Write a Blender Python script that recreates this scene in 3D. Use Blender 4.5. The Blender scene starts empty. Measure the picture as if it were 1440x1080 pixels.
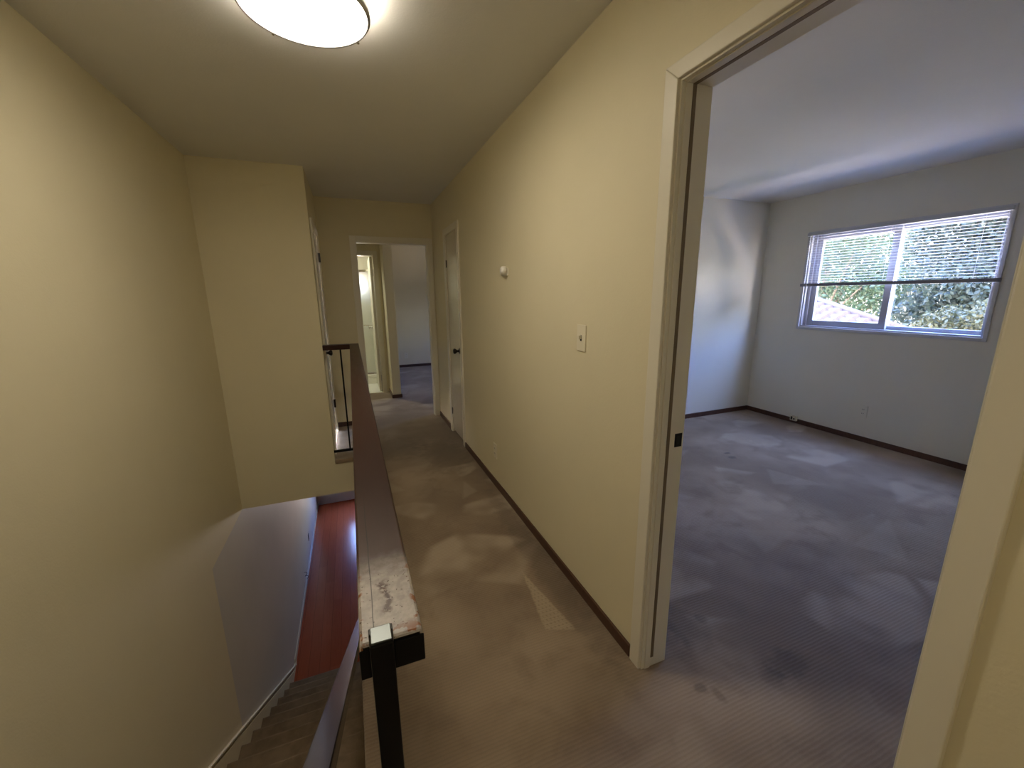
import bpy, bmesh, math, random
from mathutils import Vector, Matrix
random.seed(7)
sc = bpy.context.scene
col = sc.collection

# ------------------------------------------------------------------ helpers
def lin(c):
    return tuple((x / 12.92 if x <= .04045 else ((x + .055) / 1.055) ** 2.4) for x in c)

class G:
    """tiny node-graph helper"""
    def __init__(s, name):
        s.m = bpy.data.materials.new(name); s.m.use_nodes = True
        s.t = s.m.node_tree; s.b = s.t.nodes['Principled BSDF']; s.out = s.t.nodes['Material Output']
        s.tc = None
    def n(s, typ, **kw):
        nd = s.t.nodes.new(typ)
        for k, v in kw.items():
            if hasattr(nd, k): setattr(nd, k, v)
        return nd
    def set(s, sock, v):
        if isinstance(v, bpy.types.NodeSocket): s.t.links.new(v, sock)
        else: sock.default_value = v
    def co(s):
        if not s.tc: s.tc = s.n('ShaderNodeTexCoord')
        return s.tc.outputs['Object']
    def math(s, op, a, b=0., c=None, clamp=False):
        nd = s.n('ShaderNodeMath', operation=op); nd.use_clamp = clamp
        s.set(nd.inputs[0], a); s.set(nd.inputs[1], b)
        if c is not None: s.set(nd.inputs[2], c)
        return nd.outputs[0]
    def noise(s, scale, detail=3, rough=.5, vec=None, dist=0.):
        nd = s.n('ShaderNodeTexNoise'); nd.inputs['Scale'].default_value = scale
        nd.inputs['Detail'].default_value = detail; nd.inputs['Roughness'].default_value = rough
        nd.inputs['Distortion'].default_value = dist
        s.t.links.new(vec or s.co(), nd.inputs['Vector']); return nd
    def ramp(s, f, stops):
        nd = s.n('ShaderNodeValToRGB'); e = nd.color_ramp.elements
        while len(e) < len(stops): e.new(.5)
        for el, (p, c) in zip(e, stops):
            el.position = p; el.color = (*c, 1) if len(c) == 3 else c
        s.set(nd.inputs[0], f); return nd.outputs[0]
    def mix(s, f, a, b, mode='MIX'):
        nd = s.n('ShaderNodeMix', data_type='RGBA', blend_type=mode)
        s.set(nd.inputs[0], f)
        s.set(nd.inputs[6], (*a, 1) if isinstance(a, tuple) and len(a) == 3 else a)
        s.set(nd.inputs[7], (*b, 1) if isinstance(b, tuple) and len(b) == 3 else b)
        return nd.outputs[2]
    def bump(s, h, strength=.2, dist=.002, normal=None):
        nd = s.n('ShaderNodeBump'); nd.inputs['Strength'].default_value = strength
        nd.inputs['Distance'].default_value = dist
        s.set(nd.inputs['Height'], h)
        if normal: s.set(nd.inputs['Normal'], normal)
        s.set(s.b.inputs['Normal'], nd.outputs[0]); return nd.outputs[0]
    def sep(s, v=None):
        nd = s.n('ShaderNodeSeparateXYZ'); s.set(nd.inputs[0], v or s.co()); return nd.outputs
    def smooth(s, v, lo, hi):
        nd = s.n('ShaderNodeMapRange', interpolation_type='SMOOTHSTEP')
        s.set(nd.inputs[0], v); nd.inputs[1].default_value = lo; nd.inputs[2].default_value = hi
        return nd.outputs[0]

def plain(name, c, rough=.5, metal=0., spec=.5, bumps=None, coat=0.):
    g = G(name); b = g.b
    b.inputs['Base Color'].default_value = (*c, 1); b.inputs['Roughness'].default_value = rough
    b.inputs['Metallic'].default_value = metal; b.inputs['Specular IOR Level'].default_value = spec
    b.inputs['Coat Weight'].default_value = coat
    if bumps:
        g.bump(g.noise(bumps[0], 4).outputs[0], bumps[1], bumps[2])
    return g.m

def wall_paint(name, c, c2, rough=.6):
    g = G(name)
    f = g.noise(1.3, 4, .6).outputs[0]
    g.set(g.b.inputs['Base Color'], g.mix(g.smooth(f, .35, .65), c, c2))
    g.b.inputs['Roughness'].default_value = rough; g.b.inputs['Specular IOR Level'].default_value = .35
    h = g.math('ADD', g.noise(130, 3).outputs[0], g.math('MULTIPLY', g.noise(28, 3).outputs[0], 1.2))
    g.bump(h, .35, .0015)
    return g.m

M = {}
M['hall'] = wall_paint('hall_cream_paint', (.75, .69, .505), (.73, .67, .485), .55)
M['bed'] = wall_paint('bedroom_white_paint', (.76, .74, .65), (.74, .72, .63), .6)
M['lower'] = wall_paint('lower_grey_white_paint', (.62, .60, .56), (.59, .57, .53), .6)
M['ceil'] = wall_paint('ceiling_white_paint', (.76, .755, .74), (.74, .735, .72), .75)
M['trim'] = plain('painted_trim_offwhite', (.77, .735, .63), .32, bumps=(40, .1, .001))
M['door'] = plain('semi_gloss_door_paint', (.64, .60, .49), .16, bumps=(8, .05, .002))
M['vinyl'] = plain('white_vinyl', (.40, .415, .47), .35)
M['plate'] = plain('ivory_plastic', (.78, .73, .58), .35)
M['white'] = plain('white_plastic', (.85, .83, .78), .35)
M['black'] = plain('black_enamel_steel', (.004, .004, .005), .35, spec=.2)
M['bronze'] = plain('dark_bronze', (.02, .017, .015), .35, metal=.6)
M['chrome'] = plain('polished_chrome', (.8, .8, .8), .12, metal=1)
M['nickel'] = plain('brushed_nickel', (.45, .44, .45), .3, metal=.9)
M['tile'] = plain('white_floor_tile', (.8, .8, .74), .3)
M['basin'] = plain('white_acrylic', (.85, .85, .8), .2)
M['strip'] = plain('brown_strip', (.20, .15, .10), .7)
M['wtrim'] = plain('window_trim_paint', (.58, .59, .62), .45)
M['hrail'] = plain('glossy_dark_handrail', (.012, .007, .007), .2, spec=.15)
M['slat'] = plain('blind_slat_white', (.5, .52, .56), .4)
M['rail_dark'] = plain('blind_bottom_rail', (.22, .22, .26), .45)  # backlit shade of the blind's bottom rail put into its colour
M['bark'] = plain('tree_bark', (.12, .085, .06), .9, bumps=(12, .6, .02))
M['stucco'] = plain('pale_stucco', (.6, .52, .45), .9, bumps=(60, .4, .004))
M['soil'] = plain('garden_soil_grass', (.12, .16, .06), .95, bumps=(8, .5, .05))
M['dark_void'] = plain('dark_slot', (.02, .018, .015), .7)
M['cap_top'] = plain('worn_bare_steel_cap', (.10, .11, .11), .34, metal=1)

def wood_dark():
    g = G('dark_stained_base'); c = g.sep()
    mp = g.n('ShaderNodeMapping'); mp.inputs['Scale'].default_value = (30, 30, 4)
    g.set(mp.inputs[0], g.co())
    f = g.noise(3, 4, .6, mp.outputs[0]).outputs[0]
    g.set(g.b.inputs['Base Color'], g.mix(f, (.045, .02, .012), (.12, .055, .035)))
    g.b.inputs['Roughness'].default_value = .42
    return g.m
M['base'] = wood_dark()

def carpet(name):
    g = G(name); c = g.sep(); X, Y = c[0], c[1]
    co = g.co()
    # coarse soft variation
    n1 = g.noise(.9, 3, .55).outputs[0]
    n2 = g.noise(5, 4, .6, dist=.4).outputs[0]
    base = g.mix(g.smooth(n1, .38, .66), (.205, .145, .095), (.39, .30, .215))
    base = g.mix(g.math('MULTIPLY', g.smooth(n2, .45, .72), .6), base, (.17, .115, .075))
    # vacuum marks: distorted cells with straight-ish edges, some lighter and some darker
    mp = g.n('ShaderNodeMapping'); mp.inputs['Scale'].default_value = (1.5, 2.5, 1); mp.inputs['Rotation'].default_value = (0, 0, .45)
    g.set(mp.inputs[0], co)
    vn = g.n('ShaderNodeTexVoronoi'); vn.inputs['Scale'].default_value = 1.35; vn.inputs['Randomness'].default_value = 1
    nz = g.noise(2.2, 2, .5); mv = g.mix(.10, mp.outputs[0], nz.outputs['Color'], 'ADD')
    g.set(vn.inputs['Vector'], mv)
    vs = g.sep(vn.outputs['Color'])
    cell = g.smooth(vs[0], .62, .8)
    vf = g.n('ShaderNodeTexVoronoi', feature='DISTANCE_TO_EDGE'); vf.inputs['Scale'].default_value = 1.35
    g.set(vf.inputs['Vector'], mv)
    soft = g.smooth(vf.outputs['Distance'], .0, .12)
    fade = g.smooth(g.noise(2.6, 2).outputs[0], .38, .6)
    base = g.mix(g.math('MULTIPLY', g.math('MULTIPLY', g.math('MULTIPLY', cell, soft), fade), .75), base, (.47, .38, .285))
    # triangular vacuum marks with a clean knot pattern
    def tri(a, b, cc, s=.012):
        m = None; P = [a, b, cc]
        area = (b[0]-a[0])*(cc[1]-a[1]) - (b[1]-a[1])*(cc[0]-a[0])
        if area < 0: P = [a, cc, b]
        for i in range(3):
            p, q = P[i], P[(i+1) % 3]
            dx, dy = q[0]-p[0], q[1]-p[1]; L = math.hypot(dx, dy)
            nx, ny = -dy/L, dx/L
            d = g.math('ADD', g.math('ADD', g.math('MULTIPLY', X, nx), g.math('MULTIPLY', Y, ny)), -(p[0]*nx+p[1]*ny))
            d = g.math('ADD', d, g.math('MULTIPLY', g.math('SUBTRACT', g.noise(14, 2).outputs[0], .5), .02))
            e = g.smooth(d, 0, s)
            m = e if m is None else g.math('MULTIPLY', m, e)
        return m
    dots = g.math('MULTIPLY', g.smooth(g.math('SINE', g.math('MULTIPLY', g.math('ADD', X, g.math('MULTIPLY', Y, .35)), 330)), .2, .7),
                  g.smooth(g.math('SINE', g.math('MULTIPLY', Y, 260)), .1, .7))
    t = tri((.735, 1.80), (.815, 1.30), (.675, 1.355))
    tc = g.mix(g.math('MULTIPLY', dots, .75), (.44, .35, .24), (.27, .19, .12))
    base = g.mix(g.math('MULTIPLY', t, .8), base, tc)
    for P, k in [([(.16, 2.92), (.30, 2.94), (.13, 3.25)], .45), ([(.80, 2.72), (.73, 2.98), (.62, 2.62)], .4), ([(.775, 2.60), (.83, 2.38), (.80, 2.36)], .45),
                 ([(.70, 3.30), (.86, 3.05), (.70, 3.0)], .4), ([(1.25, 1.62), (1.55, 1.78), (1.30, 1.80)], .3), ([(2.05, 1.35), (2.5, 1.45), (2.15, 1.62)], .3),
                 ([(1.75, 2.05), (2.25, 2.0), (2.0, 2.3)], .35), ([(2.7, 1.0), (3.2, 1.35), (2.6, 1.25)], .3), ([(2.9, 1.95), (3.3, 1.75), (3.15, 2.2)], .3),
                 ([(2.45, 2.5), (2.9, 2.75), (2.3, 2.9)], .3)]:
        base = g.mix(g.math('MULTIPLY', tri(*P, s=.03), k), base, (.43, .35, .26))
    # stains, and broader darker patches
    def blot(x, y, rx, ry, k, colr=(.05, .034, .024)):
        nonlocal base
        dx = g.math('MULTIPLY', g.math('SUBTRACT', X, x), 1/rx); dy = g.math('MULTIPLY', g.math('SUBTRACT', Y, y), 1/ry)
        r = g.math('SQRT', g.math('ADD', g.math('MULTIPLY', dx, dx), g.math('MULTIPLY', dy, dy)))
        r = g.math('ADD', r, g.math('MULTIPLY', g.math('SUBTRACT', g.noise(18, 3).outputs[0], .5), 1.3))
        base = g.mix(g.math('MULTIPLY', g.math('SUBTRACT', 1., g.smooth(r, .45, 1.15)), k), base, colr)
    blot(3.127, 2.553, .035, .02, .8); blot(3.08, 2.46, .045, .035, .7)
    blot(1.50, .85, .11, .07, .5); blot(1.39, .83, .05, .05, .4); blot(1.10, .90, .035, .022, .5); blot(1.14, .85, .02, .045, .4)
    blot(1.26, 1.16, .10, .14, .35); blot(1.17, 1.25, .08, .20, .35); blot(1.36, 1.15, .03, .03, .4)
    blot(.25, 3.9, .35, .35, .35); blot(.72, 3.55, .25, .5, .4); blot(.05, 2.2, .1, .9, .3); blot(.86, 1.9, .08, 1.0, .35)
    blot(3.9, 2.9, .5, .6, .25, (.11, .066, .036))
    # pile ribs
    sy = g.math('SINE', g.math('ADD', g.math('MULTIPLY', Y, 480), g.math('MULTIPLY', g.noise(9, 2).outputs[0], 4)))
    sx = g.math('SINE', g.math('MULTIPLY', X, 700))
    fz = g.noise(900, 2).outputs[0]
    rib = g.math('ADD', g.math('MULTIPLY', sy, .5), g.math('ADD', g.math('MULTIPLY', sx, .12), g.math('MULTIPLY', fz, 1.4)))
    base = g.mix(g.math('MULTIPLY', g.smooth(sy, -.2, .9), .22), base, g.mix(.5, base, (.04, .026, .018)))
    base = g.mix(g.smooth(g.noise(420, 2).outputs[0], .35, .75), base, g.mix(.18, base, (.4, .33, .26)))
    g.set(g.b.inputs['Base Color'], base)
    g.b.inputs['Roughness'].default_value = .85
    g.b.inputs['Specular IOR Level'].default_value = .25
    g.b.inputs['Sheen Weight'].default_value = .25
    g.b.inputs['Sheen Roughness'].default_value = .5
    g.bump(rib, .45, .003)
    return g.m
M['carpet'] = carpet('ribbed_taupe_carpet')

def stair_carpet():
    g = G('stair_carpet')
    n = g.noise(7, 4, .6).outputs[0]; f = g.noise(500, 2).outputs[0]
    b = g.mix(g.smooth(n, .3, .7), (.18, .13, .085), (.27, .205, .14))
    g.set(g.b.inputs['Base Color'], b); g.b.inputs['Roughness'].default_value = .95
    g.bump(f, .5, .003); return g.m
M['stair'] = stair_carpet()

def red_wood_floor():
    g = G('reddish_laminate_boards'); c = g.sep()
    bx = g.math('FLOOR', g.math('MULTIPLY', c[0], 1/.12))
    by = g.math('FLOOR', g.math('ADD', g.math('MULTIPLY', c[1], 1/1.2), g.math('MULTIPLY', bx, .37)))
    wn = g.n('ShaderNodeTexWhiteNoise', noise_dimensions='2D'); cb = g.n('ShaderNodeCombineXYZ')
    g.set(cb.inputs[0], bx); g.set(cb.inputs[1], by); g.set(wn.inputs['Vector'], cb.outputs[0])
    mp = g.n('ShaderNodeMapping'); mp.inputs['Scale'].default_value = (26, 2.2, 1); g.set(mp.inputs[0], g.co())
    grain = g.noise(2, 5, .6, mp.outputs[0], .3).outputs[0]
    a = g.mix(grain, (.36, .075, .030), (.52, .14, .06))
    a = g.mix(g.math('MULTIPLY', wn.outputs[0], .45), a, (.27, .055, .022))
    fr = g.math('FRACT', g.math('MULTIPLY', c[0], 1/.12))
    gap = g.math('LESS_THAN', fr, .03)
    g.set(g.b.inputs['Base Color'], g.mix(g.math('MULTIPLY', gap, .6), a, (.05, .015, .008)))
    g.b.inputs['Roughness'].default_value = .22
    g.b.inputs['Specular IOR Level'].default_value = .4
    return g.m
M['wood'] = red_wood_floor()

def rail_paint(name, worn=True):
    g = G(name); c = g.sep(); X, Y, Z = c
    mp = g.n('ShaderNodeMapping'); mp.inputs['Scale'].default_value = (1, .12, 1); g.set(mp.inputs[0], g.co())
    st = g.noise(60, 4, .6, mp.outputs[0]).outputs[0]
    base = g.mix(st, (.022, .008, .006), (.048, .018, .013))
    rough = g.mix(st, (.30,)*3, (.42,)*3)
    if worn:
        nz = g.noise(28, 4, .65).outputs[0]
        yy = g.math('ADD', Y, g.math('MULTIPLY', g.math('SUBTRACT', nz, .5), .06))
        # a smoky transition then worn pale primer near the end of the rail
        haze = g.math('SUBTRACT', 1., g.smooth(yy, .60, .90))
        base = g.mix(g.math('MULTIPLY', haze, .2), base, (.20, .13, .115))
        pr = g.math('SUBTRACT', 1., g.smooth(yy, .535, .63))
        prim = g.mix(g.smooth(g.noise(90, 4, .6).outputs[0], .3, .7), (.50, .455, .43), (.35, .31, .29))
        base = g.mix(pr, base, prim)
        # chips showing brown wood, gathered round the middle line
        ax = g.math('ABSOLUTE', g.math('SUBTRACT', X, g.math('ADD', .012, g.math('MULTIPLY', g.math('SUBTRACT', g.noise(30, 2).outputs[0], .5), .03))))
        near = g.math('SUBTRACT', 1., g.smooth(ax, .001, .009))
        ym = g.math('MULTIPLY', g.smooth(Y, .478, .49), g.math('SUBTRACT', 1., g.smooth(Y, .54, .56)))
        chip = g.math('MULTIPLY', g.math('MULTIPLY', near, ym), g.smooth(g.noise(170, 3, .6).outputs[0], .42, .5))
        dots = g.math('MULTIPLY', g.smooth(g.noise(210, 1).outputs[0], .70, .73), pr)
        edge = g.math('MAXIMUM', g.smooth(X, .0405, .046), g.math('SUBTRACT', 1., g.smooth(X, -.0205, -.0165)))
        edge = g.math('MULTIPLY', g.math('MULTIPLY', edge, pr), g.smooth(g.noise(75, 3).outputs[0], .52, .60))
        endw = g.math('MULTIPLY', g.math('SUBTRACT', 1., g.smooth(Y, .447, .466)), g.smooth(g.noise(85, 3).outputs[0], .52, .58))
        base = g.mix(chip, base, (.10, .055, .045))
        base = g.mix(dots, base, (.08, .05, .04))
        base = g.mix(g.math('MAXIMUM', edge, endw), base, (.26, .105, .045))
        crack = g.math('LESS_THAN', g.math('ABSOLUTE', g.math('SUBTRACT', X, g.math('ADD', -.0065, g.math('MULTIPLY', g.math('SUBTRACT', g.noise(12, 2).outputs[0], .5), .004)))), .0007)
        crack = g.math('MULTIPLY', crack, g.math('SUBTRACT', 1., g.smooth(Y, .70, .9)))
        base = g.mix(g.math('MULTIPLY', crack, .85), base, (.015, .01, .01))
        # shade on the cut end face, painted in as near black
        endf = g.math('LESS_THAN', Y, .4402)
        base = g.mix(endf, base, (.004, .003, .004))
        g.bump(g.math('ADD', g.math('MULTIPLY', chip, -1.), st), .3, .001)
    else:
        g.bump(st, .15, .001)
    g.set(g.b.inputs['Base Color'], base); g.set(g.b.inputs['Roughness'], rough); g.b.inputs['Specular IOR Level'].default_value = .3
    return g.m
M['rail'] = rail_paint('worn_dark_brown_rail_paint')
M['rail2'] = rail_paint('dark_brown_rail_paint', False)

def emis(name, c, s):
    g = G(name); e = g.n('ShaderNodeEmission'); e.inputs[0].default_value = (*c, 1); e.inputs[1].default_value = s
    g.t.links.new(e.outputs[0], g.out.inputs[0]); return g.m
M['lamp'] = emis('lit_lamp_diffuser', (1, .885, .70), 15)
M['fill_lamp'] = emis('added_fill_diffuser', (1, .88, .68), 5)
M['bathlamp'] = emis('lit_bath_lamp', (1, .98, .78), 55)

def thin_glass(name, tint=(1, 1, 1), gl=.08):
    g = G(name); tr = g.n('ShaderNodeBsdfTransparent'); tr.inputs[0].default_value = (*tint, 1)
    gy = g.n('ShaderNodeBsdfGlossy'); gy.inputs['Roughness'].default_value = .02
    mx = g.n('ShaderNodeMixShader'); mx.inputs[0].default_value = gl
    g.t.links.new(tr.outputs[0], mx.inputs[1]); g.t.links.new(gy.outputs[0], mx.inputs[2])
    g.t.links.new(mx.outputs[0], g.out.inputs[0]); return g.m
M['glass'] = thin_glass('window_glass')

def frosted():
    g = G('frosted_shower_glass')
    b = g.b; b.inputs['Base Color'].default_value = (.93, .97, .92, 1); b.inputs['Roughness'].default_value = .6
    b.inputs['Transmission Weight'].default_value = .75; b.inputs['IOR'].default_value = 1.15
    return g.m
M['frost'] = frosted()

def leaf(name, a, b_):
    g = G(name)
    oi = g.n('ShaderNodeNewGeometry')
    r = oi.outputs['Random Per Island']
    g.set(g.b.inputs['Base Color'], g.mix(r, a, b_)); g.b.inputs['Roughness'].default_value = .5
    g.b.inputs['Specular IOR Level'].default_value = .4
    tl = g.n('ShaderNodeBsdfTranslucent'); g.set(tl.inputs[0], g.mix(r, a, b_))
    mx = g.n('ShaderNodeMixShader'); mx.inputs[0].default_value = .3
    g.t.links.new(g.b.outputs[0], mx.inputs[1]); g.t.links.new(tl.outputs[0], mx.inputs[2])
    g.t.links.new(mx.outputs[0], g.out.inputs[0]); return g.m
M['leafA'] = leaf('fresh_green_leaves', (.012, .035, .016), (.06, .09, .04))
M['leafB'] = leaf('yellow_green_leaves', (.024, .032, .010), (.085, .083, .04))
M['leafC'] = leaf('blue_green_leaves', (.010, .022, .018), (.046, .064, .05))

def tiles():
    g = G('clay_roof_tiles'); f = g.noise(4, 4).outputs[0]
    g.set(g.b.inputs['Base Color'], g.mix(f, (.055, .031, .026), (.075, .048, .042))); g.b.inputs['Roughness'].default_value = .8
    return g.m
M['tiles'] = tiles()

# ---- mesh helpers
def box(bm, x0, x1, y0, y1, z0, z1):
    x0, x1 = min(x0, x1), max(x0, x1); y0, y1 = min(y0, y1), max(y0, y1); z0, z1 = min(z0, z1), max(z0, z1)
    v = [bm.verts.new(p) for p in [(x0,y0,z0),(x1,y0,z0),(x1,y1,z0),(x0,y1,z0),(x0,y0,z1),(x1,y0,z1),(x1,y1,z1),(x0,y1,z1)]]
    for f in [(3,2,1,0),(4,5,6,7),(0,1,5,4),(1,2,6,5),(2,3,7,6),(3,0,4,7)]: bm.faces.new([v[i] for i in f])
    return v
def cyl(bm, p, q, r, seg=16, r2=None):
    p, q = Vector(p), Vector(q); r2 = r if r2 is None else r2
    d = (q - p).normalized(); a = d.orthogonal().normalized(); b = d.cross(a)
    A = []; B = []
    for i in range(seg):
        t = 2*math.pi*i/seg; o = a*math.cos(t) + b*math.sin(t)
        A.append(bm.verts.new(p + o*r)); B.append(bm.verts.new(q + o*r2))
    for i in range(seg):
        j = (i+1) % seg; bm.faces.new([A[i], A[j], B[j], B[i]])
    bm.faces.new(A[::-1]); bm.faces.new(B)
def lathe(bm, c, prof, axis='z', seg=48):
    """prof: list of (radius, height) along axis; closed at r=0"""
    c = Vector(c); rings = []
    for r, h in prof:
        ring = []
        if r < 1e-6:
            o = {'z': (0,0,h), 'x': (h,0,0), 'y': (0,h,0)}[axis]; ring = [bm.verts.new(c + Vector(o))]
        else:
            for i in range(seg):
                t = 2*math.pi*i/seg; u, v = r*math.cos(t), r*math.sin(t)
                o = {'z': (u,v,h), 'x': (h,u,v), 'y': (v,h,u)}[axis]; ring.append(bm.verts.new(c + Vector(o)))
        rings.append(ring)
    for A, B in zip(rings, rings[1:]):
        for i in range(seg):
            j = (i+1) % seg
            f = [A[i % len(A)], A[j % len(A)], B[j % len(B)], B[i % len(B)]]
            u = []
            for w in f:
                if w not in u: u.append(w)
            if len(u) > 2: bm.faces.new(u)
def obj(name, bm, m, parent=None, bevel=0, smooth=False, seg=2):
    bmesh.ops.recalc_face_normals(bm, faces=bm.faces)
    me = bpy.data.meshes.new(name); bm.to_mesh(me); bm.free()
    o = bpy.data.objects.new(name, me); col.objects.link(o)
    me.materials.append(M[m] if isinstance(m, str) else m)
    if parent:
        o.parent = parent
        o.matrix_parent_inverse = Matrix.Translation(parent.location).inverted()
    if bevel:
        b = o.modifiers.new('bevel', 'BEVEL'); b.width = bevel; b.segments = seg; b.limit_method = 'ANGLE'
    if smooth:
        for p in me.polygons: p.use_smooth = True
    return o
def boxes(name, lst, m, parent=None, bevel=0, kind=None):
    bm = bmesh.new()
    for b in lst: box(bm, *b)
    o = obj(name, bm, m, parent, bevel)
    if kind: o['kind'] = kind
    return o
def S(name, lst, m, bevel=0): return boxes(name, lst, m, None, bevel, 'structure')
def empty(name, loc, label=None, cat=None, group=None, kind=None):
    o = bpy.data.objects.new(name, None); col.objects.link(o); o.location = loc; o.empty_display_size = .1
    if label: o['label'] = label
    if cat: o['category'] = cat
    if group: o['group'] = group
    if kind: o['kind'] = kind
    return o

# ------------------------------------------------------------------ dimensions
XR, XB = .944, 1.053            # hall right wall: hall face, bedroom face
XL = -1.0                        # left wall face
XF = -.24                        # left wall of the hall beyond the stairwell
YF = 3.79                        # wall closing the stairwell
YE, YE2 = 4.83, 4.94             # end wall
CZ = 2.44
XW = 4.585                       # window wall
YB = 3.53                        # bedroom back wall
XS = -.067                       # stairwell edge of the hall floor
ZL = -2.95; ZLC = -.32           # lower floor, lower ceiling
T = .11
YS = .46                         # top riser

# ------------------------------------------------------------------ shell
# floors
S('floor_hall', [(XS, XR+.055, YS, YE, -.32, 0), (XL-T, XR+.055, -1.1, YS, -.32, 0), (XF, XS, YF+.03, YE, -.30, 0)], 'carpet')
S('floor_bedroom', [(XR+.055, XW+.2, -1.1, YE, -.32, 0)], 'carpet')
S('floor_far_bedroom', [(.50, XW+.2, YE, 8.8, -.32, 0), (-1.2, .50, YE, 6.40, -.32, 0)], 'carpet')
S('floor_bathroom', [(-1.2, .50, 6.40, 8.8, -.32, .004)], 'tile')
S('floor_lower', [(XL-T, 3.6, 3.0, 9.2, ZL-.1, ZL)], 'wood')
S('floor_lower_near', [(XL-T, 3.6, -1.1, 3.0, ZL-.1, ZL)], 'wood')
# ceilings
S('ceiling_hall', [(XL-T, XR+.055, -1.1, YE2, CZ, CZ+.15)], 'ceil')
S('ceiling_bedroom', [(XR+.055, XW+.2, -1.1, YE2, CZ, CZ+.15)], 'ceil')
S('ceiling_far_rooms', [(-1.3, XW+.2, YE2, 8.9, CZ, CZ+.15)], 'ceil')
S('ceiling_lower', [(XL-T, 3.6, YF+T, 9.2, ZLC, ZLC+.001)], 'lower')
# left wall: cream upper paint, greyish white paint below the soffit line
S('wall_left', [(XL-T, XL, -1.1, 2.95, ZL, CZ), (XL-T, XL, 2.95, YF+T, ZLC, CZ)], 'hall')
S('wall_left_lower', [(XL-T, XL, 2.95, 9.2, ZL, ZLC)], 'lower')
# wall closing the stairwell and its continuation under the floor
S('wall_stair_end', [(XL, XF, YF, YF+T, ZLC, CZ), (XF, XS+.05, YF, YF+.02, ZLC, -.032)], 'hall')
S('trim_1', [(XF, XS-.012, YF-.012, YF+.06, -.032, .004), (XS-.012, XS+.05, YS, YF+.06, -.032, .004)], 'carpet', .006)
S('wall_stair_right', [(XS, XS+T, YS, YF+T, ZL, -.32)], 'hall')
S('wall_under_landing', [(XL, XS+T, .0, YS-.3, ZL, -.32)], 'hall')
S('wall_lower_far', [(XL-T, -.42, 9.0, 9.15, ZL, ZLC), (.45, 3.6, 9.0, 9.15, ZL, ZLC), (-.42, .45, 9.0, 9.15, ZL, -2.32), (-.42, .45, 9.0, 9.15, -1.55, ZLC)], 'lower')
S('wall_lower_right', [(3.5, 3.6, -1.1, 9.0, ZL, ZLC)], 'lower')
S('wall_lower_near', [(XL, 3.5, -1.1, -1.0, ZL, -.32)], 'lower')
# hall left wall beyond stairwell, with door hole
DY0, DY1 = 3.99, 4.66
S('wall_hall_left', [(XF-T, XF, YF+T, DY0, 0, CZ), (XF-T, XF, DY1, YE, 0, CZ), (XF-T, XF, DY0, DY1, 2.04, CZ)], 'hall')
# end wall with opening
OX0, OX1, OZ = .118, .888, 2.022
S('wall_hall_end', [(-1.2, OX0, YE, YE2, 0, CZ), (OX1, XR+.02, YE, YE2, 0, CZ), (OX0, OX1, YE, YE2, OZ, CZ)], 'hall')
# right wall (two skins) with the bedroom doorway and closet door hole
BY0, BY1, BZ = .300, 1.056, 2.05
CY0, CY1, CZT = 3.70, 4.17, 2.03
XM = .9985
S('wall_right', [(XR, XM, -1.1, BY0, 0, CZ), (XR, XM, BY1, CY0, 0, CZ), (XR, XM, CY1, YE2, 0, CZ), (XR, XM, BY0, BY1, BZ, CZ), (XR, XM, CY0, CY1, CZT, CZ)], 'hall')
S('wall_bedroom_left', [(XM, XB, -1.1, BY0, 0, CZ), (XM, XB, BY1, YB, 0, CZ), (XM, XB, BY0, BY1, BZ, CZ)], 'bed')
S('wall_behind', [(XL, XW, -1.1, -1.0, 0, CZ)], 'hall')
# bedroom
S('wall_bedroom_back', [(XB, XW+.2, YB, YB+T, 0, CZ)], 'bed')
WY0, WY1, WZ0, WZ1 = 1.60, 3.02, 1.08, 2.035
S('wall_bedroom_window', [(XW, XW+.15, -1.1, WY0, 0, CZ), (XW, XW+.15, WY1, YB, 0, CZ), (XW, XW+.15, WY0, WY1, 0, WZ0), (XW, XW+.15, WY0, WY1, WZ1, CZ)], 'bed')
# far bedroom and bathroom
FW = 3.9; PX0, PX1, PY = .482, .60, 5.95
S('wall_far_back', [(PX0, FW+.15, 8.6, 8.72, 0, CZ)], 'hall')
S('wall_far_right', [(FW, FW+.15, YE2, 6.4, 0, CZ), (FW, FW+.15, 7.2, 8.6, 0, CZ), (FW, FW+.15, 6.4, 7.2, 0, 1.15), (FW, FW+.15, 6.4, 7.2, 1.9, CZ)], 'bed')
S('wall_far_near', [(XR+.02, FW, YE, YE2, 0, CZ)], 'bed')
S('wall_closet_back', [(XM, 1.7, YB+T, YE, 0, CZ)], 'bed')
PX0, PX1, PY = .482, .60, 5.95
S('wall_partition', [(PX0, PX1, PY, 8.6, 0, CZ)], 'hall', .004)
S('wall_far_left', [(-1.3, -1.2, YE2, 8.72, 0, CZ)], 'hall')
QX0, QX1 = -.33, .385
S('wall_bathroom', [(-1.2, QX0, 6.40, 6.50, 0, CZ), (QX1, PX0, 6.40, 6.50, 0, CZ), (QX0, QX1, 6.40, 6.50, 2.03, CZ)], 'hall')
S('wall_bath_back', [(-1.2, .03, 8.6, 8.72, 0, CZ), (.33, PX0, 8.6, 8.72, 0, CZ), (.03, .33, 8.6, 8.72, 0, 1.55), (.03, .33, 8.6, 8.72, 1.82, CZ)], M['white'])

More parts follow.
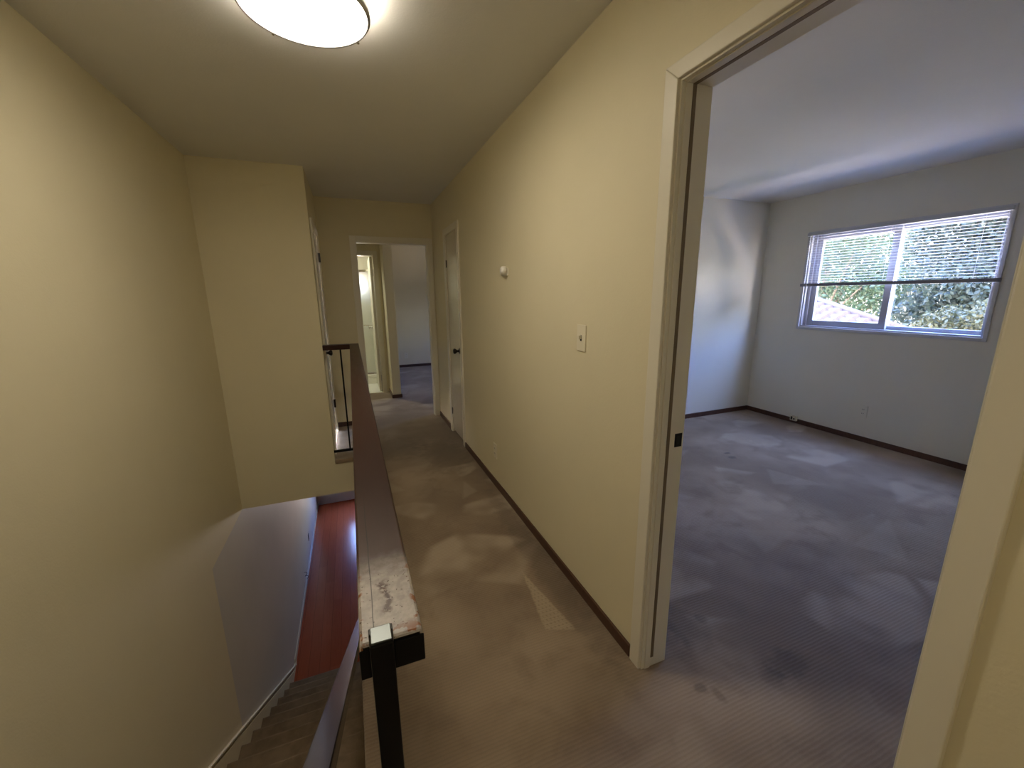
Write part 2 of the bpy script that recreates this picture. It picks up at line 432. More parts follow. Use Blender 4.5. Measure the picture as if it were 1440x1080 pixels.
# baseboards
BH, BT = .052, .012
S('baseboard_right', [(XR-BT, XR, BY1+.054, CY0-.062, 0, BH), (XR-BT, XR, CY1+.062, YE, 0, BH)], 'base', .002)
S('baseboard_end', [(OX1+.05, XR, YE-BT, YE, 0, BH), (XF, OX0-.055, YE-BT, YE, 0, BH)], 'base', .002)
S('baseboard_bedroom_back', [(XB, XW, YB-BT, YB, 0, BH)], 'base', .002)
S('baseboard_bedroom_window', [(XW-BT, XW, -1.0, YB, 0, BH)], 'base', .002)
S('baseboard_partition', [(PX0-BT, PX0, PY-BT, 6.40, 0, BH), (PX0-BT, PX1+BT, PY-BT, PY, 0, BH), (PX1, PX1+BT, PY, 8.6, 0, BH)], 'base', .002)
S('baseboard_far_back', [(PX1, FW, 8.6-BT, 8.6, 0, BH)], 'base', .002)
S('baseboard_lower_left', [(XL, XL+.012, 4.83, 9.0, ZL, ZL+.07)], 'trim', .002)

# ------------------------------------------------------------------ door casings
def door_struct(name): return empty(name, (0, 0, 0), kind='structure')
# door_1 : bedroom doorway (foreground)
d = door_struct('door_1')
CW, CT = .051, .013
def prism(bm, poly, x0, x1):
    A = [bm.verts.new((x0, y, z)) for y, z in poly]; B = [bm.verts.new((x1, y, z)) for y, z in poly]; n = len(poly)
    for i in range(n): bm.faces.new([A[i], A[(i+1) % n], B[(i+1) % n], B[i]])
    bm.faces.new(A[::-1]); bm.faces.new(B)
iy0, iy1, iz = BY0+.006, BY1-.006, BZ-.006; oy0, oy1, oz = BY0-CW+.003, BY1+CW-.003, BZ+CW-.01
for poly in ([(iy1, 0), (oy1, 0), (oy1, oz), (iy1, iz)], [(iy0, 0), (iy0, iz), (oy0, oz), (oy0, 0)], [(iy0, iz), (iy1, iz), (oy1, oz), (oy0, oz)]):
    bm = bmesh.new(); prism(bm, poly, XR-CT, XR+.004); obj('casing', bm, 'trim', d, .003)
JT = .012
boxes('jamb', [(XR-.002, XB+.006, BY1-JT, BY1, 0, BZ), (XR-.002, XB+.006, BY0, BY0+JT, 0, BZ), (XR-.002, XB+.006, BY0+JT, BY1-JT, BZ-JT, BZ)], 'trim', d, .0015)
boxes('door_stop', [(.955, .981, BY1-JT-.004, BY1-JT, 0, BZ-JT), (.955, .981, BY0+JT, BY0+JT+.004, 0, BZ-JT), (.955, .981, BY0+JT+.004, BY1-JT-.004, BZ-JT-.004, BZ-JT)], 'trim', d, .002)
boxes('jamb_strip', [(.982, .995, BY1-JT-.004, BY1-JT, .045, BZ-JT), (.982, .995, BY0+JT, BY0+JT+.004, .045, BZ-JT), (.982, .995, BY0+JT+.004, BY1-JT-.004, BZ-JT-.004, BZ-JT)], 'strip', d, .001)  # dark brown strip beside the door stop
# strike plate
sp = boxes('strike_plate', [(1.019, 1.051, BY1-JT-.0018, BY1-JT, .915, .965)], 'bronze', d, .002)
bm = bmesh.new(); box(bm, 1.028, 1.040, BY1-JT-.0022, BY1-JT-.0016, .925, .955); obj('latch_hole', bm, 'dark_void', sp)
# door_2 : closet door in the right wall
d = door_struct('door_2')
boxes('casing', [(XR-CT, XR+.004, CY0-.06, CY0+.004, 0, CZT+.055), (XR-CT, XR+.004, CY1-.004, CY1+.06, 0, CZT+.055), (XR-CT, XR+.004, CY0+.004, CY1-.004, CZT-.004, CZT+.055)], 'trim', d, .003)
p = boxes('door_panel', [(XR+.002, XR+.034, CY0+.005, CY1-.005, .03, CZT-.006)], 'door', d, .002)
boxes('hinge', [(XR-.006, XR+.004, CY1-.012, CY1-.002, 1.72, 1.79), (XR-.006, XR+.004, CY1-.012, CY1-.002, .20, .27)], 'bronze', d, .001)
def knob(base, axis, sgn, parent, m='bronze', name='doorknob', r=.026):
    bm = bmesh.new()
    pr = [(0, 0), (.031, 0), (.031, .004), (.022, .010), (.011, .013), (.010, .030), (.018, .036), (r, .048), (r*.95, .060), (.012, .066), (0, .066)]
    lathe(bm, base, [(a, sgn*b) for a, b in pr], axis, 24)
    return obj(name, bm, m, parent, smooth=True)
knob((XR+.002, CY0+.055, .93), 'x', -1, p)
# door_3 : door in the left wall at the stair head beyond
d = door_struct('door_3')
boxes('casing', [(XF-.004, XF+CT, DY0-.055, DY0+.004, 0, 2.09), (XF-.004, XF+CT, DY1-.004, DY1+.055, 0, 2.09), (XF-.004, XF+CT, DY0+.004, DY1-.004, 2.035, 2.09)], 'trim', d, .003)
p = boxes('door_panel', [(XF-.036, XF-.003, DY0+.004, DY1-.004, .02, 2.036)], 'door', d, .002)
for z in (.32, 1.83): boxes('hinge', [(XF-.004, XF+.016, DY1-.012, DY1+.004, z-.045, z+.045)], 'bronze', d, .001)
knob((XF-.003, DY0+.05, .945), 'x', 1, p)
# door_4 : opening at the hall end
d = door_struct('door_4')
boxes('casing', [(OX0-.055, OX0+.005, YE-CT, YE+.004, 0, OZ+.055), (OX1-.005, OX1+.05, YE-CT, YE+.004, 0, OZ+.055), (OX0+.005, OX1-.005, YE-CT, YE+.004, OZ-.005, OZ+.055)], 'trim', d, .003)
boxes('jamb', [(OX0, OX0+.012, YE, YE2, 0, OZ), (OX1-.012, OX1, YE, YE2, 0, OZ), (OX0+.012, OX1-.012, YE, YE2, OZ-.012, OZ)], 'trim', d, .001)
# door_5 : bathroom door standing open
d = door_struct('door_5')
boxes('casing', [(QX1-.005, QX1+.055, 6.387, 6.404, 0, 2.085), (QX0-.055, QX0+.005, 6.387, 6.404, 0, 2.085), (QX0+.005, QX1-.005, 6.387, 6.404, 2.025, 2.085)], 'trim', d, .003)
boxes('jamb', [(QX1-.012, QX1, 6.40, 6.50, 0, 2.03), (QX0, QX0+.012, 6.40, 6.50, 0, 2.03), (QX0+.012, QX1-.012, 6.40, 6.50, 2.018, 2.03)], 'trim', d, .001)
p = boxes('door_panel', [(QX1-.052, QX1-.017, 6.46, 7.11, .02, 2.01)], 'trim', d, .002)
knob((QX1-.052, 7.05, .955), 'x', -1, p, 'chrome')
boxes('hinge', [(QX1-.02, QX1-.010, 6.42, 6.43, .18, .27), (QX1-.02, QX1-.010, 6.42, 6.43, 1.74, 1.83)], 'nickel', d)

# ------------------------------------------------------------------ staircase
st = empty('staircase', (XL, 4.62, ZL), 'straight flight of carpeted stairs going down beside the cream wall', 'staircase')
N = 16; RS = -ZL/N; TR = .26
bm = bmesh.new()
prof = []
for k in range(N):
    yk = YS + .26*(N-1-k)          # riser k (0 = bottom)
    z0 = ZL + RS*k; z1 = z0 + RS
    prof += [(yk, z0), (yk, z1-.030), (yk+.022, z1-.024), (yk+.028, z1-.012), (yk+.022, z1-.002), (yk+.01, z1)] if k < N-1 else [(yk, z0), (yk, z1-.035)]
prof += [(YS-.0, -.22), (YS+.26*(N-1), ZL-.0)]
# rebuild as closed outline
out = prof[:-2] + [(YS-.12, -.035), (YS-.12, -.5), (YS+.26*(N-1)-.3, ZL)]
def extrude(bm, pts, x0, x1):
    A = [bm.verts.new((x0, y, z)) for y, z in pts]; B = [bm.verts.new((x1, y, z)) for y, z in pts]
    n = len(pts)
    for i in range(n):
        j = (i+1) % n; bm.faces.new([A[i], A[j], B[j], B[i]])
    bm.faces.new(A[::-1]); bm.faces.new(B)
extrude(bm, out, XL+.018, XS-.013)
obj('carpeted_flight', bm, 'stair', st)
sk0 = lambda y: -(y-YS)*(RS/TR)
bm = bmesh.new()
extrude(bm, [(YS, .10), (4.62, sk0(4.62)+.085), (4.86, ZL+.02), (4.86, ZL), (4.3, ZL), (YS, -.35)], XL+.001, XL+.016)
obj('skirt_board', bm, 'hall', st)
bm = bmesh.new()
extrude(bm, [(YS, .110), (4.86, sk0(4.86)+.150), (4.86, sk0(4.86)+.136), (YS, .096)], XL+.001, XL+.021)
obj('skirt_cap', bm, 'trim', st, .002)

# ------------------------------------------------------------------ guard rail
RZ = 1.040; RX0, RX1 = -.024, .050
gr = empty('guard_railing', (.013, .44, 0), 'dark brown stair guard rail worn pale at its near end, on black metal post', 'railing')
bm = bmesh.new(); box(bm, RX0, RX1, .44, 3.86, RZ-.042, RZ); obj('top_rail', bm, 'rail', gr, .004)
bm = bmesh.new(); box(bm, XF+.0, RX0, 3.772, 3.83, RZ-.040, RZ+.004); obj('cross_rail', bm, 'rail2', gr, .003)
bm = bmesh.new(); box(bm, XF, .03, 3.785, 3.805, .072, .094); obj('bottom_rail', bm, 'black', gr, .001)
bm = bmesh.new(); box(bm, .0, .026, .47, 3.785, .072, .094); obj('bottom_rail', bm, 'black', gr, .001)
def bal(x, y):
    bm = bmesh.new(); box(bm, x-.0065, x+.0065, y-.0065, y+.0065, .094, RZ-.04); return obj('baluster', bm, 'black', gr)
bal(-.103, 3.795)
for k in range(27): bal(.013, .58+.12*k)
post = boxes('newel_post', [(-.0125, .0145, .421, .4395, 0.0, 1.052)], 'black', gr, .002)
cp = boxes('post_cap', [(-.0110, .0130, .4225, .448, 1.052, 1.0545)], 'cap_top', gr, .001)
boxes('post_collar', [(-.013, .015, .4395, .450, RZ-.03, 1.052)], 'black', gr, .001)
boxes('foot_plate', [(-.03, .032, .40, .46, 0, .005)], 'black', gr, .001)
boxes('end_shade', [(RX0-.001, -.0125, .4375, .4399, RZ-.046, RZ-.006)], 'black', gr, .002)  # thin black sheets stand in for shade on the rail's wood end
boxes('end_shade', [(.0145, RX1+.001, .4375, .4399, RZ-.044, RZ-.006)], 'black', gr, .002)
for y in (3.70,): boxes('rail_post', [(.0, .026, y-.013+.095, y+.013+.095, 0, RZ-.04)], 'black', gr, .001)

# stair handrail (slopes down with the flight)
hr = empty('stair_handrail', (-.13, .2, 0), 'glossy dark brown sloping handrail above the carpeted stairs', 'handrail')
def slope_box(bm, x0, x1, y0, y1, h0, h1):
    f = lambda y, h: h - (RS/TR)*(y-YS)
    v = [bm.verts.new(p) for p in [(x0,y0,f(y0,h0)),(x1,y0,f(y0,h0)),(x1,y1,f(y1,h0)),(x0,y1,f(y1,h0)),(x0,y0,f(y0,h1)),(x1,y0,f(y0,h1)),(x1,y1,f(y1,h1)),(x0,y1,f(y1,h1))]]
    for q in [(3,2,1,0),(4,5,6,7),(0,1,5,4),(1,2,6,5),(2,3,7,6),(3,0,4,7)]: bm.faces.new([v[i] for i in q])
bm = bmesh.new(); slope_box(bm, -.157, -.103, -.05, 4.45, .708, .752); obj('sloping_rail', bm, 'hrail', hr, .003)
boxes('upper_post', [(-.143, -.117, -.03, -.004, 0, 1.05)], 'black', hr, .001)
boxes('lower_post', [(-.143, -.117, 4.38, 4.406, ZL+RS*1-.002, -2.05)], 'black', hr, .001)

# ------------------------------------------------------------------ ceiling light
def lamp(LX, LY, label, mat):
    cl = empty('ceiling_light', (LX, LY, CZ), label, 'ceiling light')
    bm = bmesh.new(); lathe(bm, (LX, LY, CZ), [(0, 0), (.17, 0), (.175, -.03), (.165, -.045), (0, -.045)], 'z', 64); obj('base_pan', bm, 'white', cl, smooth=False)
    bm = bmesh.new(); lathe(bm, (LX, LY, CZ), [(0, -.046), (.192, -.046), (.196, -.060), (.192, -.078), (.15, -.088), (.08, -.093), (0, -.095)], 'z', 64); obj('diffuser', bm, mat, cl, smooth=True)
    bm = bmesh.new(); lathe(bm, (LX, LY, CZ), [(.1975, -.052), (.203, -.050), (.205, -.074), (.199, -.083), (.1935, -.081), (.1975, -.072), (.1975, -.052)], 'z', 64); obj('trim_ring', bm, 'nickel', cl, smooth=True)
    for a in (35, 125, 215, 305):
        t = math.radians(a); bm = bmesh.new(); cx, cy = LX+.203*math.cos(t), LY+.203*math.sin(t)
        lathe(bm, (cx, cy, CZ-.079), [(0, -.007), (.005, -.005), (.006, 0), (.004, .006), (0, .007)], 'z', 12); obj('clip', bm, 'chrome', cl, smooth=True)


lamp(-.05, 1.70, 'round glowing white flush ceiling light with a slim nickel ring over the stairwell', 'lamp')
lamp(-.30, -.62, 'added unseen fill lamp on the ceiling behind the viewpoint', 'fill_lamp')  # unseen lamp added to brighten the near door frame
# ------------------------------------------------------------------ wall fittings
def switch(name, x, y, z, sx, label, group=None):
    t = empty(name, (x, y, z), label, 'light switch', group)
    x1 = x + sx*.006
    boxes('cover_plate', [(x, x1, y-.036, y+.036, z-.058, z+.058)], 'plate', t, .0025)
    boxes('toggle', [(x1-sx*.001, x1+sx*.012, y-.004, y+.004, z-.004, z+.012)], 'plate', t, .001)
    boxes('toggle_slot', [(x1, x1+sx*.0006, y-.006, y+.006, z-.013, z+.013)], 'dark_void', t)
    return t
switch('light_switch', XR, 1.552, 1.256, -1, 'cream toggle light switch plate on the right wall beside the doorway')
def outlet(axis, c, sgn, label, m='plate', w=.035, h=.058, cat='outlet', name='wall_outlet'):
    t = empty(name, c, label, cat)
    x, y, z = c
    def B(u0, u1, d0, d1, z0, z1):
        if axis == 'x': return (x+sgn*d0, x+sgn*d1, y+u0, y+u1, z+z0, z+z1)
        return (x+u0, x+u1, y+sgn*d0, y+sgn*d1, z+z0, z+z1)
    boxes('cover_plate', [B(-w, w, 0, .006, -h, h)], m, t, .002)
    for dz in (-.020, .020):
        s = boxes('socket', [B(-.015, .015, .006, .008, dz-.013, dz+.013)], m, t, .001)
        boxes('slots', [B(-.008, -.005, .008, .0085, dz-.004, dz+.006), B(.005, .008, .008, .0085, dz-.004, dz+.006)], 'dark_void', s)
    return t
outlet('x', (XR, 2.76, .287), -1, 'cream outlet low on the right hall wall between doorway and closet')
outlet('x', (XW, 2.29, .30), -1, 'pale outlet on the bedroom wall under the window', 'bed')
outlet('y', (1.02, 8.6, .245), -1, 'grey outlet in the far room at the end of the hall', 'plate')
outlet('x', (XL, 7.14, -2.60), 1, 'dark outlet low on the white downstairs wall', 'bronze')
pj = empty('phone_jack', (XW-BT, 2.92, .06), 'small beige phone jack on the bedroom baseboard below the window', 'phone jack')
boxes('jack_body', [(XW-BT-.028, XW-BT, 2.885, 2.955, .03, .085)], 'plate', pj, .004)
boxes('jack_socket', [(XW-BT-.032, XW-BT-.027, 2.900, 2.915, .045, .060), (XW-BT-.030, XW-BT-.027, 2.925, 2.945, .04, .075)], 'dark_void', pj, .001)
# chime / sensor
sn = empty('motion_sensor', (XR, 2.49, 1.59), 'small white plastic motion sensor high on the right wall', 'sensor')
boxes('bracket', [(XR-.012, XR+.004, 2.445, 2.535, 1.565, 1.610)], 'white', sn, .003)
bm = bmesh.new(); lathe(bm, (XR-.012, 2.465, 1.595), [(0, -.034), (.016, -.033), (.025, -.024), (.027, 0), (0, 0)], 'x', 28)
obj('sensor_head', bm, 'white', sn, smooth=True)
boxes('lens', [(XR-.026, XR-.012, 2.500, 2.530, 1.572, 1.602)], 'white', sn, .004)
# cable stub downstairs
for zc, yc, wd_ in ((-2.72, 6.27, 'upper'), (-2.84, 6.36, 'lower')):
    bm = bmesh.new()
    pts = [Vector((XL+.035*math.sin(t), yc+.04*math.sin(t*.7), zc+.04-.03*t)) for t in [k*math.pi/8 for k in range(9)]]
    for a_, b_ in zip(pts, pts[1:]): cyl(bm, a_, b_, .004, 8)
    o = obj('cable_loop', bm, 'black')
    o['label'] = wd_ + ' of two short dark cable loops on the white downstairs wall near the floor'; o['category'] = 'cable'

# ------------------------------------------------------------------ bedroom window
w = empty('window_1', (0, 0, 0), kind='structure')
tx = XW-.012
boxes('window_trim', [(tx, XW+.001, WY0-.025, WY0, WZ0-.03, WZ1+.025), (tx, XW+.001, WY1, WY1+.025, WZ0-.03, WZ1+.025), (tx, XW+.001, WY0, WY1, WZ0-.03, WZ0), (tx, XW+.001, WY0, WY1, WZ1, WZ1+.025)], 'wtrim', w, .002)
fx0, fx1 = XW+.045, XW+.12
boxes('window_frame', [(XW, fx1, WY0, WY0+.014, WZ0, WZ1), (XW, fx1, WY1-.014, WY1, WZ0, WZ1), (XW+.03, fx1, WY1-.044, WY1-.014, WZ0+.014, WZ1-.014), (XW, fx1, WY0+.014, WY1-.014, WZ0, WZ0+.014), (XW, fx1, WY0+.014, WY1-.014, WZ1-.014, WZ1)], 'vinyl', w, .001)
def sash(y0, y1, z0, z1, x0, x1, s):
    p = boxes('sash', [(x0, x1, y0, y0+s, z0, z1), (x0, x1, y1-s, y1, z0, z1), (x0, x1, y0+s, y1-s, z0, z0+s), (x0, x1, y0+s, y1-s, z1-s, z1)], 'vinyl', w, .003)
    xm = (x0+x1)/2
    boxes('glass_pane', [(xm-.002, xm+.002, y0+s-.004, y1-s+.004, z0+s-.004, z1-s+.004)], 'glass', p)
    return p
a0, a1 = WY0+.014, WY1-.014
sash(2.268, a1-.030, WZ0+.014, WZ1-.014, XW+.045, XW+.075, .056)
sash(a0, 2.302, WZ0+.014, WZ1-.014, XW+.080, XW+.11, .034)

# blind
bl = empty('venetian_blind', (XW-.03, 2.3, WZ1+.02), 'white venetian blind half lowered over the bedroom window', 'blind')
bx0, bx1 = XW-.045, XW-.016
boxes('headrail', [(bx0, bx1, 1.585, 3.035, 2.015, 2.045)], 'slat', bl, .002)
bm = bmesh.new()
nsl = 19
for k in range(nsl):
    z = 1.550 + .0245*k
    c0 = math.radians(4)
    for i in range(3):
        u0, u1 = -.0125+.025*i/3, -.0125+.025*(i+1)/3
        h0, h1 = .002-(u0/.0125)**2*.002, .002-(u1/.0125)**2*.002
        v = [bm.verts.new(q) for q in [((bx0+bx1)/2+u0, 1.60, z+h0), ((bx0+bx1)/2+u1, 1.60, z+h1), ((bx0+bx1)/2+u1, 3.02, z+h1), ((bx0+bx1)/2+u0, 3.02, z+h0)]]
        bm.faces.new(v)
bmesh.ops.remove_doubles(bm, verts=bm.verts, dist=1e-5)
so = obj('slats', bm, 'slat', bl); md = so.modifiers.new('sol', 'SOLIDIFY'); md.thickness = .0008
for y in (1.72, 2.31, 2.9):
    bm = bmesh.new(); cyl(bm, ((bx0+bx1)/2, y, 1.53), ((bx0+bx1)/2, y, 2.02), .0009, 6); obj('ladder_cord', bm, 'white', bl)
boxes('bottom_rail', [(bx0-.002, bx1+.002, 1.568, 3.040, 1.504, 1.534)], 'rail_dark', bl, .002)
bm = bmesh.new(); cyl(bm, (bx0-.012, 2.975, 2.02), (bx0-.012, 2.965, 1.32), .0035, 8); obj('tilt_wand', bm, 'white', bl)

# far bedroom window, bathroom window, downstairs window
def simple_window(name, axis, plane, u0, u1, z0, z1, th):
    w = empty(name, (0, 0, 0), kind='structure')
    def B(a, b, c, d_, e, f): return (plane+a, plane+b, c, d_, e, f) if axis == 'x' else (c, d_, plane+a, plane+b, e, f)
    s = .035; um = (u0+u1)/2
    boxes('window_frame', [B(.02, th-.02, u0, u0+s, z0, z1), B(.02, th-.02, u1-s, u1, z0, z1), B(.02, th-.02, u0+s, u1-s, z0, z0+s), B(.02, th-.02, u0+s, u1-s, z1-s, z1), B(.02, th-.02, um-.02, um+.02, z0+s, z1-s)], 'vinyl', w, .001)
    boxes('glass_pane', [B(th/2-.002, th/2+.002, u0+s-.003, u1-s+.003, z0+s-.003, z1-s+.003)], 'glass', w)
simple_window('window_2', 'x', FW, 6.4, 7.2, 1.15, 1.9, .15)
simple_window('window_3', 'y', 8.6, .03, .33, 1.55, 1.82, .12)
simple_window('window_4', 'y', 9.0, -.42, .45, -2.32, -1.55, .15)

# shower
sh = empty('shower_enclosure', (0, 7.2, 0), 'frosted sliding shower doors with towel bar above a white base', 'shower')
boxes('shower_base', [(-.95, PX0-.004, 7.12, 8.59, 0.004, .10), (-.95, PX0-.004, 7.12, 7.24, .10, .16)], 'basin', sh, .006)
boxes('bottom_track', [(-.95, PX0-.004, 7.15, 7.21, .16, .19)], 'chrome', sh, .002); boxes('top_track', [(-.95, PX0-.004, 7.15, 7.21, 1.83, 1.87)], 'chrome', sh, .002)
boxes('glass_door', [(-.95, -.15, 7.155, 7.161, .19, 1.83)], 'frost', sh)
gd = boxes('glass_door', [(-.22, PX0-.005, 7.185, 7.191, .19, 1.83)], 'frost', sh)
bm = bmesh.new(); cyl(bm, (-.15, 7.13, .985), (.40, 7.13, .985), .010, 12)
for x in (-.12, .37): cyl(bm, (x, 7.13, .985), (x, 7.184, .985), .006, 10)
obj('towel_bar', bm, 'chrome', gd)
bt = empty('bathroom_ceiling_light', (-.2, 6.9, CZ), 'round lit flush lamp on the bathroom ceiling', 'ceiling light')
bm = bmesh.new(); lathe(bm, (-.2, 6.9, CZ), [(0, 0), (.12, 0), (.12, -.02), (0, -.02)], 'z', 32); obj('base_pan', bm, 'white', bt)
bm = bmesh.new(); lathe(bm, (-.2, 6.9, CZ), [(0, -.021), (.11, -.021), (.11, -.05), (.08, -.07), (0, -.075)], 'z', 32); obj('diffuser', bm, 'bathlamp', bt, smooth=True)

# ------------------------------------------------------------------ outside
o = S('ground', [(8.7, 15.5, -11.5, 10.5, -3.3, -3.2), (18, 23, 2, 14, -3.3, -3.2)], 'soil')
# neighbour house with tiled gable roof
B0 = Vector((9, 4.22, .735)); A0 = Vector((10.5, 6.69, 1.215))
up = A0-B0; e = Vector((-up.y, up.x, 0)).normalized()
upn = up.normalized(); nrm = e.cross(upn); nrm = nrm if nrm.z > 0 else -nrm
L = up.length
nb = empty('neighbour_house', tuple(B0+e*3+Vector((0, 0, -3.9))), 'neighbouring house with pale terracotta tiled roof, outside behind the bedroom window', 'house')
bm = bmesh.new(); nu, nv = 160, 60; W = 3.5
grid = []
for j in range(nv+1):
    row = []
    for i in range(nu+1):
        u = W*i/nu; v = L*j/nv
        rowi = v/.33; st_ = (rowi % 1)
        h = .045*math.sin(2*math.pi*u/.28) + .06*(1-st_)
        row.append(bm.verts.new(B0 + e*u + upn*v + nrm*h))
    grid.append(row)
for j in range(nv):
    for i in range(nu): bm.faces.new([grid[j][i], grid[j][i+1], grid[j+1][i+1], grid[j+1][i]])
ro = obj('tiled_roof', bm, 'tiles', nb, smooth=False); md = ro.modifiers.new('sol', 'SOLIDIFY'); md.thickness = .05
bm = bmesh.new(); cyl(bm, B0-e*.05+nrm*.06-upn*.1, A0-e*.05+nrm*.06, .075, 12); obj('rake_tiles', bm, 'tiles', nb, smooth=True)
bm = bmesh.new()
back = Vector((upn.x, upn.y, 0)).normalized()
q0 = B0+e*.25+back*.35; q1 = B0+e*3.2+back*.35; q2 = B0+e*3.2+back*2.7; q3 = B0+e*.25+back*2.7
vb = [bm.verts.new((q.x, q.y, -3.2)) for q in (q0, q1, q2, q3)]; vt = [bm.verts.new((q.x, q.y, .66)) for q in (q0, q1)] + [bm.verts.new((q.x, q.y, 1.05)) for q in (q2, q3)]
for f in [(3,2,1,0)]: bm.faces.new([vb[i] for i in f])
bm.faces.new(vt)
for i in range(4): bm.faces.new([vb[i], vb[(i+1) % 4], vt[(i+1) % 4], vt[i]])
obj('stucco_wall', bm, 'stucco', nb)

def tree(name, x, y, zb, crowns, n, size, lm, label, cat='tree', seed=1):
    rnd = random.Random(seed)
    t = empty(name, (x, y, zb), label, cat)
    bm = bmesh.new()
    for (cx, cy, cz, rx, ry, rz, share) in crowns:
        for _ in range(int(n*share)):
            while True:
                p = Vector((rnd.uniform(-1, 1), rnd.uniform(-1, 1), rnd.uniform(-1, 1)))
                if .25 < p.length < 1: break
            p = p * (.7+.3*rnd.random())
            k = 1 + .22*math.sin(p.x*7+seed)*math.sin(p.y*8)*math.sin(p.z*9+1)
            c = Vector((x+cx+p.x*rx*k, y+cy+p.y*ry*k, cz+p.z*rz*k))
            s = size*rnd.uniform(.6, 1.3)
            q = Vector((rnd.gauss(0, 1), rnd.gauss(0, 1), rnd.gauss(0, 1)+.6)).normalized()
            a = q.orthogonal().normalized(); b = q.cross(a); th = rnd.random()*6.28
            a2 = a*math.cos(th)+b*math.sin(th); b2 = q.cross(a2)
            vs = [bm.verts.new(c + a2*s), bm.verts.new(c + b2*s*.5 + q*s*.1), bm.verts.new(c - a2*s), bm.verts.new(c - b2*s*.5 + q*s*.1)]
            bm.faces.new(vs)
    obj('foliage', bm, lm, t)
    bm = bmesh.new()
    c0 = crowns[0]
    cyl(bm, (x, y, zb), (x+c0[0], y+c0[1], c0[2]), .16, 10, .07)
    for i in range(7):
        cr = crowns[i % len(crowns)]
        a = rnd.random()*6.28
        cyl(bm, (x+c0[0]*.6, y+c0[1]*.6, zb+(c0[2]-zb)*.65), (x+cr[0]+cr[3]*.7*math.cos(a), y+cr[1]+cr[4]*.7*math.sin(a), cr[2]+cr[5]*rnd.uniform(-.2, .6)), .05, 7, .015)
    obj('trunk', bm, 'bark', t)
    return t
tree('leafy_tree', 14.0, 8.6, -3.2, [(0, 0, 2.4, 1.6, 1.9, 1.9, .55), (.3, -1.6, 1.3, 1.2, 1.2, 1.1, .25), (.2, 1.3, 1.2, 1.1, 1.2, 1.0, .2)], 15000, .062, 'leafA', 'fresh green tree behind the tiled roof in the left window pane', seed=3)
tree('dark_tree', 12.6, 4.25, -3.2, [(0, -.3, 3.0, 1.5, 1.4, 1.6, .35), (0, .2, 1.6, 1.5, 1.4, 1.0, .25), (.2, -.9, 2.2, 1.2, 1.0, 1.2, .15), (.4, 1.0, 2.6, 1.3, 1.0, 1.2, .2), (.3, .9, .9, 1.2, 1.3, .8, .2)], 26000, .062, 'leafC', 'tall blue-green tree filling the upper right window pane', seed=5)
tree('garden_shrub', 9.6, 3.05, -3.2, [(0, -.1, .95, .75, .70, .55, .5), (.2, .75, .80, .6, .55, .42, .3), (-.1, -.6, 1.2, .6, .5, .42, .25)], 13000, .036, 'leafB', 'yellow-green bush low in the right window pane', 'shrub', seed=8)
tree('distant_tree', 21, 12.6, -3.2, [(0, -1, 2.6, 2.2, 3.2, 3.0, 1)], 9000, .10, 'leafA', 'distant pale tree farther back behind the green tree', seed=11)
tree('distant_tree', 20.5, 5.0, -3.2, [(0, 0, 1.9, 2.0, 2.6, 3.2, 1)], 12000, .10, 'leafC', 'distant tree seen between the two nearer trees', seed=12)

tree('light_block_tree', 9.0, -3.6, -3.2, [(0, 0, 1.2, 2.2, 2.4, 2.3, 1)], 4500, .19, 'leafA', 'broad green tree added out of view to block horizon light, nearest to the house', seed=21)  # unseen trees added to cut horizon light on the bedroom back wall
tree('light_block_tree', 13.2, -1.0, -3.2, [(0, 0, 1.4, 2.3, 2.6, 2.6, 1)], 4500, .19, 'leafC', 'blue-green tree added out of view to block horizon light, farther out', seed=22)
tree('light_block_tree', 11.0, -9.0, -3.2, [(0, 0, 1.4, 2.6, 3.0, 2.8, 1)], 4500, .22, 'leafA', 'green tree added out of view to block horizon light, at the far right', seed=23)

# ------------------------------------------------------------------ light
def portal(name, loc, rot, sx, sy):
    l = bpy.data.lights.new(name, 'AREA'); l.shape = 'RECTANGLE'; l.size = sx; l.size_y = sy; l.cycles.is_portal = True
    o = bpy.data.objects.new(name, l); col.objects.link(o); o.location = loc; o.rotation_euler = rot
R = math.radians
portal('portal_bedroom', (XW+.16, (WY0+WY1)/2, (WZ0+WZ1)/2), (0, R(90), 0), WZ1-WZ0, WY1-WY0)
portal('portal_far_bedroom', (FW+.16, 6.8, 1.525), (0, R(90), 0), .75, .8)
portal('portal_bathroom', (.18, 8.73, 1.685), (R(-90), 0, 0), .30, .27)
portal('portal_lower', (.015, 9.16, -1.935), (R(-90), 0, 0), .87, .77)

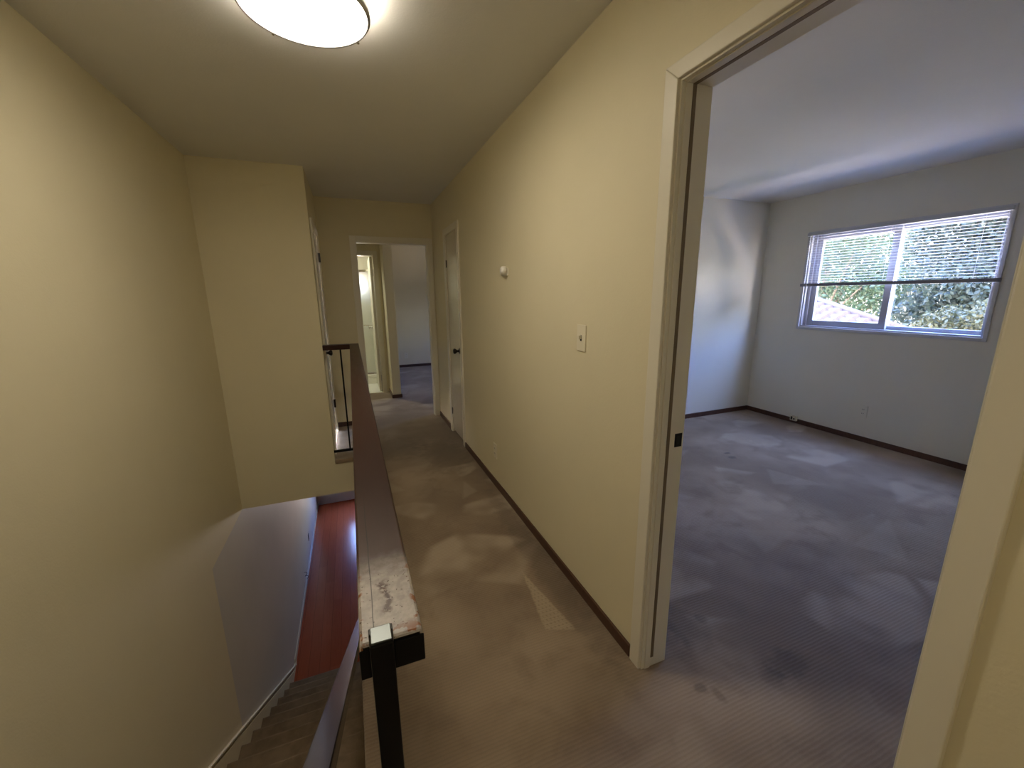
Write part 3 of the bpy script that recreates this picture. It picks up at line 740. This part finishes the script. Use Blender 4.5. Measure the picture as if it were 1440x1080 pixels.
wd = bpy.data.worlds.new('sky'); sc.world = wd; wd.use_nodes = True
nt = wd.node_tree; bg = nt.nodes['Background']
tc = nt.nodes.new('ShaderNodeTexCoord'); sx = nt.nodes.new('ShaderNodeSeparateXYZ'); rp = nt.nodes.new('ShaderNodeValToRGB')
nt.links.new(tc.outputs['Generated'], sx.inputs[0]); mr = nt.nodes.new('ShaderNodeMapRange'); mr.inputs[1].default_value = -1; nt.links.new(sx.outputs[2], mr.inputs[0]); nt.links.new(mr.outputs[0], rp.inputs[0]); nt.links.new(rp.outputs[0], bg.inputs[0])
el = rp.color_ramp.elements
stops = [(-.75, (.62, .54, .50)), (-.35, (1.25, 1.08, 1.0)), (-.04, (1.45, 1.22, 1.12)), (.0, (.9, .85, .82)), (.02, (.80, .84, .92)), (.25, (.62, .74, 1)), (.40, (.05, .24, 1)), (.5, (.34, .50, 1)), (1, (.25, .40, .95))]
el[0].position = (stops[0][0]+1)/2; el[0].color = (*stops[0][1], 1); el[1].position = 1; el[1].color = (*stops[-1][1], 1)
for z_, c_ in stops[1:-1]:
    e_ = el.new((z_+1)/2); e_.color = (*c_, 1)
bg.inputs[1].default_value = 16.0

sun = bpy.data.lights.new('sun', 'SUN'); sun.energy = 7; sun.angle = R(1); sun.color = (1, .95, .86)
so = bpy.data.objects.new('sun', sun); col.objects.link(so)
so.rotation_euler = Vector((.62, .30, -.72)).to_track_quat('-Z', 'Y').to_euler()

# ------------------------------------------------------------------ camera
yw, pt, rl = math.radians(21.438), math.radians(-12.338), math.radians(.590)
f = Vector((math.sin(yw)*math.cos(pt), math.cos(yw)*math.cos(pt), math.sin(pt)))
rt = Vector((math.cos(yw), -math.sin(yw), 0)); dn = -(rt.cross(f))
r2 = rt*math.cos(rl) + dn*math.sin(rl); d2 = -rt*math.sin(rl) + dn*math.cos(rl)
cam = bpy.data.cameras.new('camera'); co = bpy.data.objects.new('camera', cam); col.objects.link(co)
mt = Matrix((( r2.x, -d2.x, -f.x, 0), (r2.y, -d2.y, -f.y, 0), (r2.z, -d2.z, -f.z, 1.443), (0, 0, 0, 1)))
co.matrix_world = mt
cam.sensor_width = 36; cam.lens = 36*570.26/1440; cam.clip_start = .01; cam.clip_end = 200
sc.camera = co

sc.view_settings.view_transform = 'Standard'; sc.view_settings.look = 'None'
sc.view_settings.exposure = 1.12; sc.view_settings.gamma = 1
sc.cycles.use_denoising = True
sc.cycles.max_bounces = 12; sc.cycles.diffuse_bounces = 7; sc.cycles.glossy_bounces = 5; sc.cycles.transmission_bounces = 8; sc.cycles.transparent_max_bounces = 12
sc.cycles.sample_clamp_indirect = 6; sc.cycles.caustics_refractive = False
